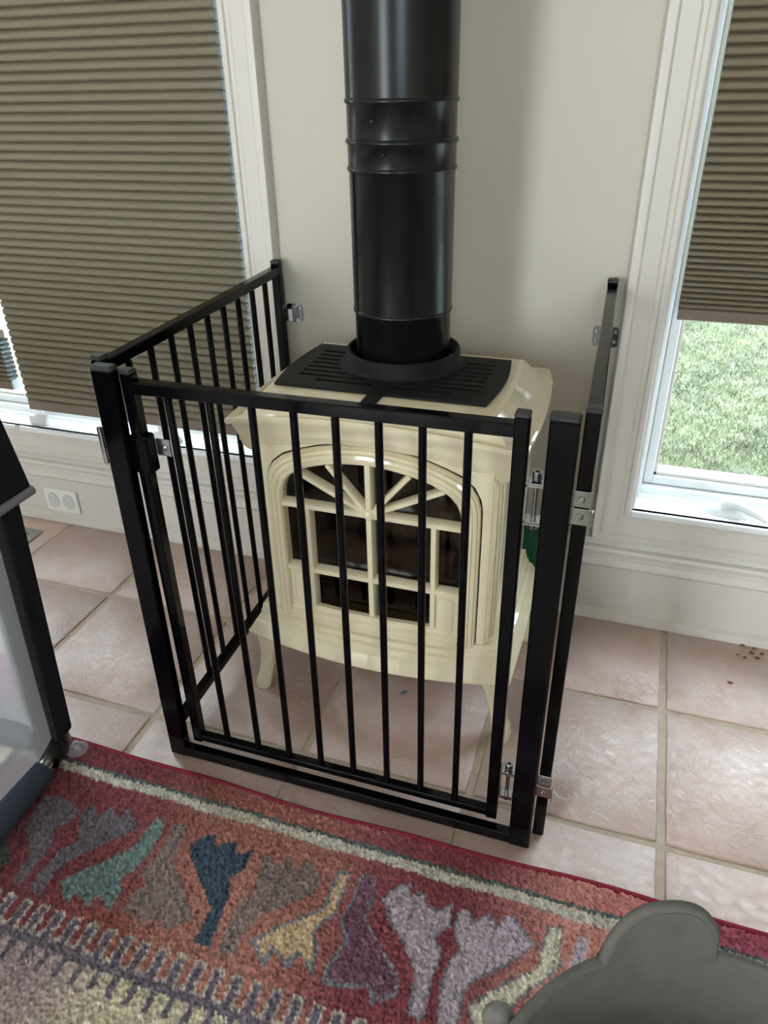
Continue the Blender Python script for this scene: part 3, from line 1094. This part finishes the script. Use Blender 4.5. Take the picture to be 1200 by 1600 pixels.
gb_ = MB()
gb_.loft([[(-.30 + sx * 0, -.068 + .0 * sx, z)] * 0 or [(-.245 + i, -.085 + j, z) for i, j in ((0 + e, 0), (.125 - e, 0), (.125, e), (.125, .05 - e), (.125 - e, .05), (e, .05), (0, .05 - e), (0, e))] for e, z, sx in ((.008, 0, 0), (.006, .003, 0), (.006, .222, 0), (.009, .226, 0))], True, True, True)
tag(gb_.build('storage_box', M_green, None, 40), 'dark green plastic box tucked behind the stove by the wall', 'box')

for k, (px, py, s) in enumerate(((.296, -.161, .0065), (.328, -.030, .005), (.346, -.050, .006), (.356, -.062, .005), (.331, -.070, .004), (.352, -.034, .004), (.318, -.064, .0035), (.366, -.048, .005))):
    a_ = random.uniform(0, PI)
    fr = MB()
    n = 7
    top = [(px + s * random.uniform(.5, 1) * math.cos(a_ + 2 * PI * i / n) * 1.3, py + s * random.uniform(.4, .8) * math.sin(a_ + 2 * PI * i / n), .0012 + random.uniform(0, .0018)) for i in range(n)]
    fr.loft([[(x_, y_, .0002) for x_, y_, z_ in top], top], True, True, True)
    tag(fr.build('leaf_crumb', M_leaf), 'largest brown leaf crumb, lying alone on the right floor tile' if k == 0 else 'small brown leaf crumb scattered by the right baseboard', 'debris', 'leaf crumbs on the floor')
fr = MB()
fr.loft([[(-.340, -.392, .0003), (-.331, -.390, .0003), (-.327, -.380, .0003), (-.336, -.384, .0003)], [(-.340, -.392, .001), (-.331, -.390, .002), (-.327, -.380, .001), (-.336, -.384, .003)]], True, True, True)
tag(fr.build('paper_scrap', M_paper), 'tiny blue grey scrap on the tiles under the stove', 'debris')

# ------------------------------------------------------------------ patterned rug
MOTIFS = (
    ('ash', ((-0.763, -0.910), (-0.743, -0.877), (-0.766, -0.850), (-0.771, -0.825), (-0.762, -0.813), (-0.741, -0.829), (-0.731, -0.808), (-0.703, -0.826), (-0.698, -0.802), (-0.660, -0.829), (-0.694, -0.870), (-0.731, -0.913), (-0.742, -0.940), (-0.737, -0.976), (-0.761, -0.976), (-0.765, -0.948), (-0.760, -0.919))),
    ('ash', ((-0.859, -0.825), (-0.824, -0.819), (-0.797, -0.819), (-0.778, -0.832), (-0.778, -0.854), (-0.795, -0.876), (-0.780, -0.897), (-0.778, -0.932), (-0.778, -0.971), (-0.796, -0.976), (-0.799, -0.927), (-0.842, -0.887), (-0.855, -0.852))),
    ('moss', ((-0.892, -0.920), (-0.849, -0.919), (-0.820, -0.946), (-0.832, -0.957), (-0.849, -0.966))),
    ('teal', ((-0.646, -0.808), (-0.626, -0.803), (-0.619, -0.833), (-0.618, -0.874), (-0.625, -0.899), (-0.636, -0.914), (-0.622, -0.932), (-0.619, -0.967), (-0.648, -0.949), (-0.654, -0.949), (-0.656, -0.971), (-0.686, -0.956), (-0.690, -0.975), (-0.724, -0.950), (-0.703, -0.924), (-0.662, -0.880), (-0.645, -0.858))),
    ('umber', ((-0.607, -0.804), (-0.588, -0.798), (-0.578, -0.824), (-0.574, -0.863), (-0.539, -0.894), (-0.492, -0.938), (-0.525, -0.969), (-0.537, -0.954), (-0.565, -0.970), (-0.577, -0.957), (-0.604, -0.965), (-0.602, -0.933), (-0.590, -0.911), (-0.610, -0.898), (-0.605, -0.881), (-0.604, -0.841))),
    ('navy', ((-0.562, -0.832), (-0.547, -0.808), (-0.528, -0.800), (-0.525, -0.820), (-0.492, -0.801), (-0.483, -0.825), (-0.458, -0.807), (-0.456, -0.841), (-0.471, -0.865), (-0.459, -0.884), (-0.457, -0.908), (-0.448, -0.967), (-0.473, -0.970), (-0.477, -0.914), (-0.512, -0.882), (-0.544, -0.854))),
    ('umber', ((-0.430, -0.854), (-0.441, -0.804), (-0.408, -0.823), (-0.400, -0.801), (-0.378, -0.819), (-0.366, -0.795), (-0.330, -0.827), (-0.335, -0.847), (-0.378, -0.887), (-0.401, -0.903), (-0.409, -0.931), (-0.410, -0.967), (-0.434, -0.973), (-0.437, -0.936), (-0.440, -0.898), (-0.425, -0.873))),
    ('slate', ((-0.314, -0.798), (-0.295, -0.795), (-0.291, -0.828), (-0.293, -0.868), (-0.312, -0.900), (-0.296, -0.923), (-0.291, -0.959), (-0.321, -0.937), (-0.327, -0.964), (-0.356, -0.942), (-0.359, -0.970), (-0.397, -0.941), (-0.368, -0.909), (-0.315, -0.862), (-0.317, -0.832))),
    ('gold', ((-0.308, -0.805), (-0.298, -0.803), (-0.297, -0.828), (-0.298, -0.868), (-0.317, -0.900), (-0.302, -0.925), (-0.299, -0.947), (-0.326, -0.930), (-0.336, -0.951), (-0.362, -0.934), (-0.367, -0.957), (-0.388, -0.940), (-0.364, -0.913), (-0.309, -0.864), (-0.311, -0.832))),
    ('slate', ((-0.280, -0.796), (-0.255, -0.791), (-0.246, -0.819), (-0.247, -0.858), (-0.207, -0.897), (-0.172, -0.929), (-0.172, -0.950), (-0.202, -0.968), (-0.210, -0.948), (-0.238, -0.959), (-0.275, -0.965), (-0.278, -0.940), (-0.266, -0.901), (-0.284, -0.870), (-0.276, -0.837))),
    ('plum', ((-0.276, -0.798), (-0.258, -0.794), (-0.249, -0.819), (-0.250, -0.859), (-0.210, -0.899), (-0.177, -0.930), (-0.177, -0.948), (-0.200, -0.961), (-0.206, -0.943), (-0.238, -0.953), (-0.270, -0.956), (-0.272, -0.938), (-0.260, -0.899), (-0.280, -0.868), (-0.272, -0.836))),
    ('slate', ((-0.236, -0.822), (-0.219, -0.797), (-0.200, -0.786), (-0.195, -0.803), (-0.177, -0.792), (-0.164, -0.811), (-0.150, -0.814), (-0.130, -0.798), (-0.124, -0.834), (-0.143, -0.854), (-0.126, -0.872), (-0.131, -0.916), (-0.127, -0.965), (-0.150, -0.968), (-0.158, -0.909), (-0.177, -0.885), (-0.206, -0.858))),
    ('lilac', ((-0.231, -0.822), (-0.217, -0.801), (-0.202, -0.792), (-0.197, -0.808), (-0.177, -0.797), (-0.166, -0.816), (-0.149, -0.818), (-0.132, -0.803), (-0.128, -0.832), (-0.148, -0.855), (-0.131, -0.874), (-0.135, -0.917), (-0.131, -0.962), (-0.148, -0.964), (-0.155, -0.908), (-0.174, -0.884), (-0.202, -0.856))),
    ('slate', ((-0.121, -0.807), (-0.107, -0.797), (-0.094, -0.813), (-0.075, -0.795), (-0.061, -0.811), (-0.043, -0.785), (-0.003, -0.823), (-0.036, -0.863), (-0.077, -0.898), (-0.085, -0.916), (-0.082, -0.959), (-0.112, -0.969), (-0.118, -0.918), (-0.116, -0.881), (-0.105, -0.861), (-0.119, -0.838))),
    ('lilac', ((-0.117, -0.810), (-0.108, -0.801), (-0.094, -0.818), (-0.076, -0.801), (-0.061, -0.816), (-0.044, -0.790), (-0.008, -0.824), (-0.038, -0.859), (-0.080, -0.895), (-0.090, -0.917), (-0.087, -0.957), (-0.109, -0.964), (-0.114, -0.917), (-0.112, -0.880), (-0.101, -0.860), (-0.115, -0.837))),
    ('slate', ((0.010, -0.789), (0.032, -0.784), (0.031, -0.819), (0.036, -0.840), (0.026, -0.855), (-0.015, -0.904), (-0.034, -0.952), (-0.063, -0.961), (-0.078, -0.930), (-0.040, -0.890), (0.006, -0.849), (0.006, -0.820))),
    ('cream', ((0.013, -0.792), (0.030, -0.787), (0.029, -0.820), (0.032, -0.839), (0.024, -0.853), (-0.017, -0.901), (-0.037, -0.951), (-0.060, -0.958), (-0.074, -0.930), (-0.038, -0.893), (0.008, -0.851), (0.009, -0.820))),
    ('lilac', ((0.051, -0.792), (0.069, -0.789), (0.069, -0.811), (0.065, -0.833), (0.046, -0.842), (0.050, -0.817))),
)
RUGC = {'ash': (98, 88, 96), 'moss': (74, 84, 72), 'teal': (94, 120, 116), 'umber': (122, 98, 92), 'navy': (48, 66, 84), 'slate': (112, 114, 120), 'gold': (188, 152, 106),
        'plum': (112, 66, 88), 'lilac': (168, 146, 158), 'cream': (196, 184, 158)}


def rug():
    EY = -.706
    fine = .0026
    xs = np.concatenate([np.arange(-2.0, -1.10, .02), np.arange(-1.10, .50, fine), np.arange(.50, 1.35, .02)])
    dys = np.concatenate([[0.0, .0008], np.arange(.003, .52, fine), np.arange(.53, 1.45, .02)])
    X, D = np.meshgrid(xs, dys)
    wob = .004 * np.sin(X * 7 + 1) + .002 * np.sin(X * 19)
    Y = EY - D + wob * np.exp(-D / .1)
    u = X + .0012 * rng.standard_normal(X.shape)
    v = -(Y + .0012 * rng.standard_normal(X.shape))      # v grows away from the wall
    C = np.zeros(X.shape + (3,))

    def L3(c):
        return np.array(lin(*c)[:3])

    def paint(mask, c):
        C[mask] = L3(c) if isinstance(c, tuple) else c
    # abrash field colour along the length
    st = [(-2.0, (128, 46, 56)), (-.95, (118, 42, 52)), (-.72, (120, 46, 54)), (-.62, (136, 66, 58)), (-.52, (154, 90, 72)), (-.38, (158, 94, 76)), (-.30, (150, 80, 72)), (-.24, (132, 54, 62)), (-.12, (130, 46, 58)), (-.04, (158, 84, 80)), (.04, (190, 118, 100)), (.12, (188, 112, 96)), (.19, (160, 62, 84)), (.5, (148, 52, 76)), (1.4, (140, 60, 66))]
    sx = [s[0] for s in st]
    for ch in range(3):
        C[..., ch] = np.interp(u + .012 * np.sin(v * 60), sx, [lin(*s[1])[ch] for s in st])
    # upper border: darker red selvedge, then a green line and a cream line
    band = v < .7445
    C[band] *= np.array([.92, .80, .86])
    paint((v > .7425) & (v < .7495), (66, 86, 84))
    paint((v > .7495 + .0012 * np.sin(u * 40)) & (v < .7665 + .0015 * np.sin(u * 31)), (178, 168, 150))
    # motifs

    def inside(poly, px, py):
        r = np.zeros(px.shape, bool)
        n = len(poly)
        for i in range(n):
            x1, y1 = poly[i]
            x2, y2 = poly[(i + 1) % n]
            if y1 == y2:
                continue
            c = ((y1 > py) != (y2 > py)) & (px < (x2 - x1) * (py - y1) / (y2 - y1) + x1)
            r ^= c
        return r
    for sh in (-1.30, 0.0, 1.30):
        for cn, poly in MOTIFS:
            a_ = np.array(poly)
            x0, x1, y0, y1 = a_[:, 0].min() + sh, a_[:, 0].max() + sh, a_[:, 1].min(), a_[:, 1].max()
            bbx = (u > x0) & (u < x1) & (-v > y0) & (-v < y1)
            idx = np.nonzero(bbx)
            if len(idx[0]):
                k = inside(poly, u[idx] - sh, -v[idx])
                C[idx[0][k], idx[1][k]] = L3(RUGC[cn])
    # comb border: cream outlined teeth on dusk purple, then the pale field with tabs
    ph = ((u + .7855) / .0300) % 1.0
    z0, z1 = .992, 1.030
    purple = (94, 82, 98)
    tooth = (v > z0) & (v < z1) & (ph < .54)
    paint(tooth, purple)
    ol = (v > z0 - .004) & (v < z1) & ((ph < .10) | ((ph > .46) & (ph < .58))) | ((v > z0 - .004) & (v < z0 + .001) & (ph < .56)) | ((v > z1 - .004) & (v < z1 + .001) & (ph > .5))
    paint(ol, (168, 154, 140))
    paint((v > z1 + .0005), (102, 90, 102))
    fieldc = np.zeros(C.shape)
    for ch in range(3):
        fieldc[..., ch] = np.interp(u, [-2, -.66, -.54, -.2, 1.4], [lin(158, 132, 132)[ch], lin(158, 132, 132)[ch], lin(190, 174, 142)[ch], lin(192, 178, 148)[ch], lin(186, 170, 146)[ch]])
    ph2 = ((u + .573) / .0295) % 1.0
    pale = (v > 1.072) | ((v > 1.043) & (ph2 < .66))
    C[pale] = fieldc[pale]
    lum = (C @ np.array([.25, .6, .15]))[..., None]
    C[...] = lum + (C - lum) * .74
    C *= 1.25
    # yarn by yarn variation of dye and the darker rows between knots
    C *= (1 + .27 * rng.standard_normal(X.shape))[..., None].clip(.5, 1.5)
    row = np.sin(u * 2 * PI / .0305 + 2.2 * np.sin(v * 9) + .8 * np.sin(u * 50))
    C *= np.where((row > .965) & (v > .775) & (v < .99), .62, 1.0)[..., None]
    Z = .0105 + .0021 * rng.standard_normal(X.shape).clip(-2, 2)
    Z[0, :] = .0006
    Z[1, :] = .0095
    ny, nx = X.shape
    me = bpy.data.meshes.new('pile')
    co = np.stack([X, Y, Z], -1).reshape(-1, 3)
    ii = (np.arange(ny - 1)[:, None] * nx + np.arange(nx - 1)[None, :]).ravel()
    quads = np.stack([ii, ii + nx, ii + nx + 1, ii + 1], -1)
    me.vertices.add(len(co))
    me.vertices.foreach_set('co', co.ravel())
    me.loops.add(quads.size)
    me.loops.foreach_set('vertex_index', quads.ravel())
    me.polygons.add(len(quads))
    me.polygons.foreach_set('loop_start', np.arange(len(quads)) * 4)
    me.update()
    at_ = me.color_attributes.new('yarn', 'FLOAT_COLOR', 'POINT')
    at_.data.foreach_set('color', np.concatenate([C.reshape(-1, 3).clip(0, 1), np.ones((len(co), 1))], 1).ravel())
    M = bpy.data.materials.new('wool_pile')
    M.use_nodes = True
    b = M.node_tree.nodes['Principled BSDF']
    an = M.node_tree.nodes.new('ShaderNodeAttribute')
    an.attribute_name = 'yarn'
    M.node_tree.links.new(an.outputs['Color'], b.inputs['Base Color'])
    b.inputs['Roughness'].default_value = .95
    b.inputs['Specular IOR Level'].default_value = .08
    b.inputs['Sheen Weight'].default_value = .3
    me.materials.append(M)
    o = bpy.data.objects.new('pile', me)
    COL.objects.link(o)
    root = thing('rug', (-.3, -1.4, 0), 'red wool rug with floral kilim pattern in the foreground', 'rug')
    o.parent = root
    o.location = -Vector((-.3, -1.4, 0))
    Mb = mat('rug_binding', lin(132, 44, 58), .9, spec=.1, bump=(400, .5, .001))
    pts = [(x_, EY + .0015 + .004 * math.sin(x_ * 7 + 1) + .002 * math.sin(x_ * 19), .0065) for x_ in np.arange(-2.0, 1.34, .03)]
    MB().tube(pts, .0055, 8).build('binding', Mb, root, 60)


rug()

# ------------------------------------------------------------------ playpen at the left edge
pp = thing('playpen', (-.885, -.737, 0), 'dark fabric playpen with white net side at the left photo edge', 'playpen')
PB, PT = Vector((-.893, -.737, .070)), Vector((-.850, -.737, .600))
po = MB().bar(PB, PT, .056, .040, .006, up=(0, 1, 0)).build('corner_post', M_denim, pp)
MB().bar((-.918, -.757, .085), (-.876, -.757, .58), .012, .006, .002, up=(0, 1, 0)).build('net_border', M_piping, po)
bd_ = MB()
bd_.loft([[(x, y, z) for x, z in ((-.855, .566), (-.808, .572), (-.803, .580), (-.822, .690), (-.830, .700), (-.868, .700), (-.874, .690), (-.862, .574))] for y in (-.712, -1.2, -1.6)], True, True, True)
band = bd_.build('top_band', M_denim, pp, 40)
MB().tube([(-.806, -.708, .570), (-.806, -1.6, .570)], .0075, 8).build('piping', M_piping, band, 60)
bd2 = MB()
bd2.loft([[(x, y, z) for y, z in ((-.700, .574), (-.696, .580), (-.706, .690), (-.712, .700), (-.735, .700), (-.740, .690), (-.732, .574))] for x in (-.86, -1.3, -1.75)], True, True, True)
bd2.build('top_band', M_denim, pp, 40)
# joint, bare tube, foam sleeve along the floor
jt = MB().tube([(-.892, -.738, .085), (-.890, -.740, .047), (-.884, -.752, .043), (-.878, -.778, .042)], [.024, .026, .025, .020], 12)
jt.tube([(-.892, -.738, .044), (-.915, -.736, .041), (-.93, -.735, .041)], [.022, .021, .019], 12)
joint = jt.build('corner_joint', M_plastic, pp, 50)
cup = MB().lathe([(.019, .0145), (.020, .0160), (.013, .020), (.007, .025), (.006, .034)], (-.866, -.722), 20)
cup.build('suction_foot', M_net, joint, 60)
MB().tube([(-.880, -.770, .041), (-.874, -.815, .040)], .0125, 14).build('bare_tube', M_chrome, pp, 60)
MB().tube([(-.875, -.800, .040), (-.868, -.90, .042), (-.86, -1.05, .042), (-.85, -1.6, .042)], .0235, 16).build('foam_sleeve', M_foam, pp, 60)
MB().tube([(-.930, -.735, .041), (-.99, -.735, .041), (-1.75, -.735, .041)], .0225, 16).build('foam_sleeve', M_foam, pp, 60)
# net panels, slightly slack


def net(P, label):
    rows = []
    nv_, nu = 14, 16
    for i in range(nv_ + 1):
        t = i / nv_
        row = []
        for j in range(nu + 1):
            s = j / nu
            p = P(s, t)
            row.append(p)
        rows.append(row)
    mb = MB()
    mb.loft(rows, False)
    mb.build('net_panel', M_net, pp, 60)


def net_near(s, t):
    y = -.752 - .85 * s
    b_ = max(0, 1 - s * 14)
    zb = .050 + .03 * b_
    z = zb + (.575 - zb) * t
    x = -.893 + .043 * (z / .6) + .010 - .018 * math.sin(PI * t) * min(1, s * 6)
    return (x, y, z)


def net_far(s, t):
    z = .05 + .525 * t
    return (-.915 - .8 * s, -.735 + .010 * math.sin(PI * t) * min(1, s * 6), z)


net(net_near, '')
net(net_far, '')
for (x, y) in ((-1.75, -.737), (-.85, -1.60)):
    MB().bar((x, y, .02), (x, y, .69), .05, .04, .006, up=(0, 1, 0)).build('corner_post', M_denim, pp)

# things inside the playpen
bk = thing('board_book', (-1.04, -.80, .0165), 'cream board book lying inside the playpen', 'book')
MB().box(-1.10, -.972, -.825, -.762, .0165, .025, .0015).build('pages', M_cardm, bk)
Mart = mat('book_cover_peach', lin(238, 206, 190), .5)
MB().box(-1.095, -.985, -.815, -.772, .025, .0258).build('cover_patch', Mart, bk)
bl = MB()
bl.lathe([(.055 * math.sin(PI * k / 16) + 1e-4, .055 - .055 * math.cos(PI * k / 16)) for k in range(17)], (-1.118, -.650), 24)
tag(bl.build('toy_ball', M_pink, None, 80), 'pink ball on the tiles seen through the playpen net', 'ball')

# ------------------------------------------------------------------ felt basket with round ear
BC = (.169, -1.209)
BR, BZ = .201, .407
bk = thing('toy_basket', (BC[0], BC[1], .0165), 'grey felt basket with a round bear ear on its rim', 'basket')


def bpt(th, r, z):
    a_ = math.radians(th)
    return (BC[0] + r * math.cos(a_), BC[1] + r * math.sin(a_), z)


wl = MB()
pr_ = [(.165, .0165), (.172, .0195), (.186, .15), (.197, .30), (BR - .001, BZ - .006), (BR - .003, BZ), (BR - .010, BZ + .001), (BR - .013, BZ - .005), (.184, .30), (.174, .15), (.162, .026), (.001, .024)]
wl.lathe(pr_, BC, 72)
wl.add([bpt(360 * k / 36, .165, .0165) for k in range(36)], [tuple(range(35, -1, -1))])
wl.build('wall', M_felt, bk, 45)
MB().tube([bpt(th, BR - .0065, BZ + .0005) for th in np.linspace(125, 456, 90)], .0056, 8).build('rim_binding', M_felt, bk, 60)


def ear(th0, th1, hgt):
    mb = MB()
    n = 18
    outs = []
    for i in range(n + 1):
        u_ = -1 + 2 * i / n
        h_ = hgt * (1 - abs(u_) ** 2.6) ** .5
        th = (th0 + th1) / 2 + (th1 - th0) / 2 * u_
        outs.append((th, h_))
    rows = []
    for k in range(7):
        t = k / 6
        ro = BR - .001 + .004 * math.sin(PI * t)
        rows.append([bpt(th, ro, BZ - .012 + (h_ + .012) * t) for th, h_ in outs])
    rin = []
    for k in range(6, -1, -1):
        t = k / 6
        rin.append([bpt(th, BR - .013, BZ - .012 + (h_ + .012) * t) for th, h_ in outs])
    mb.loft(rows + rin, False)
    o = mb.build('ear', M_felt, bk, 60)
    MB().tube([bpt(th, BR - .007, BZ + h_) for th, h_ in outs], .0056, 8).build('ear_piping', M_felt, o, 60)


ear(96.0, 125.0, .068)
# soft rounded tab on the left of the rim
tb_ = MB()
c_ = Vector((-.022, -1.118, .392))
tb_.loft([[tuple(c_ + Vector((.015 * math.sin(p) * math.cos(q), .012 * math.sin(p) * math.sin(q), .020 * math.cos(p)))) for q in [2 * PI * k / 14 for k in range(14)]] for p in [PI * j / 10 + .001 for j in range(11)]], True)
tb_.build('side_tab', M_felt_edge, bk, 80)
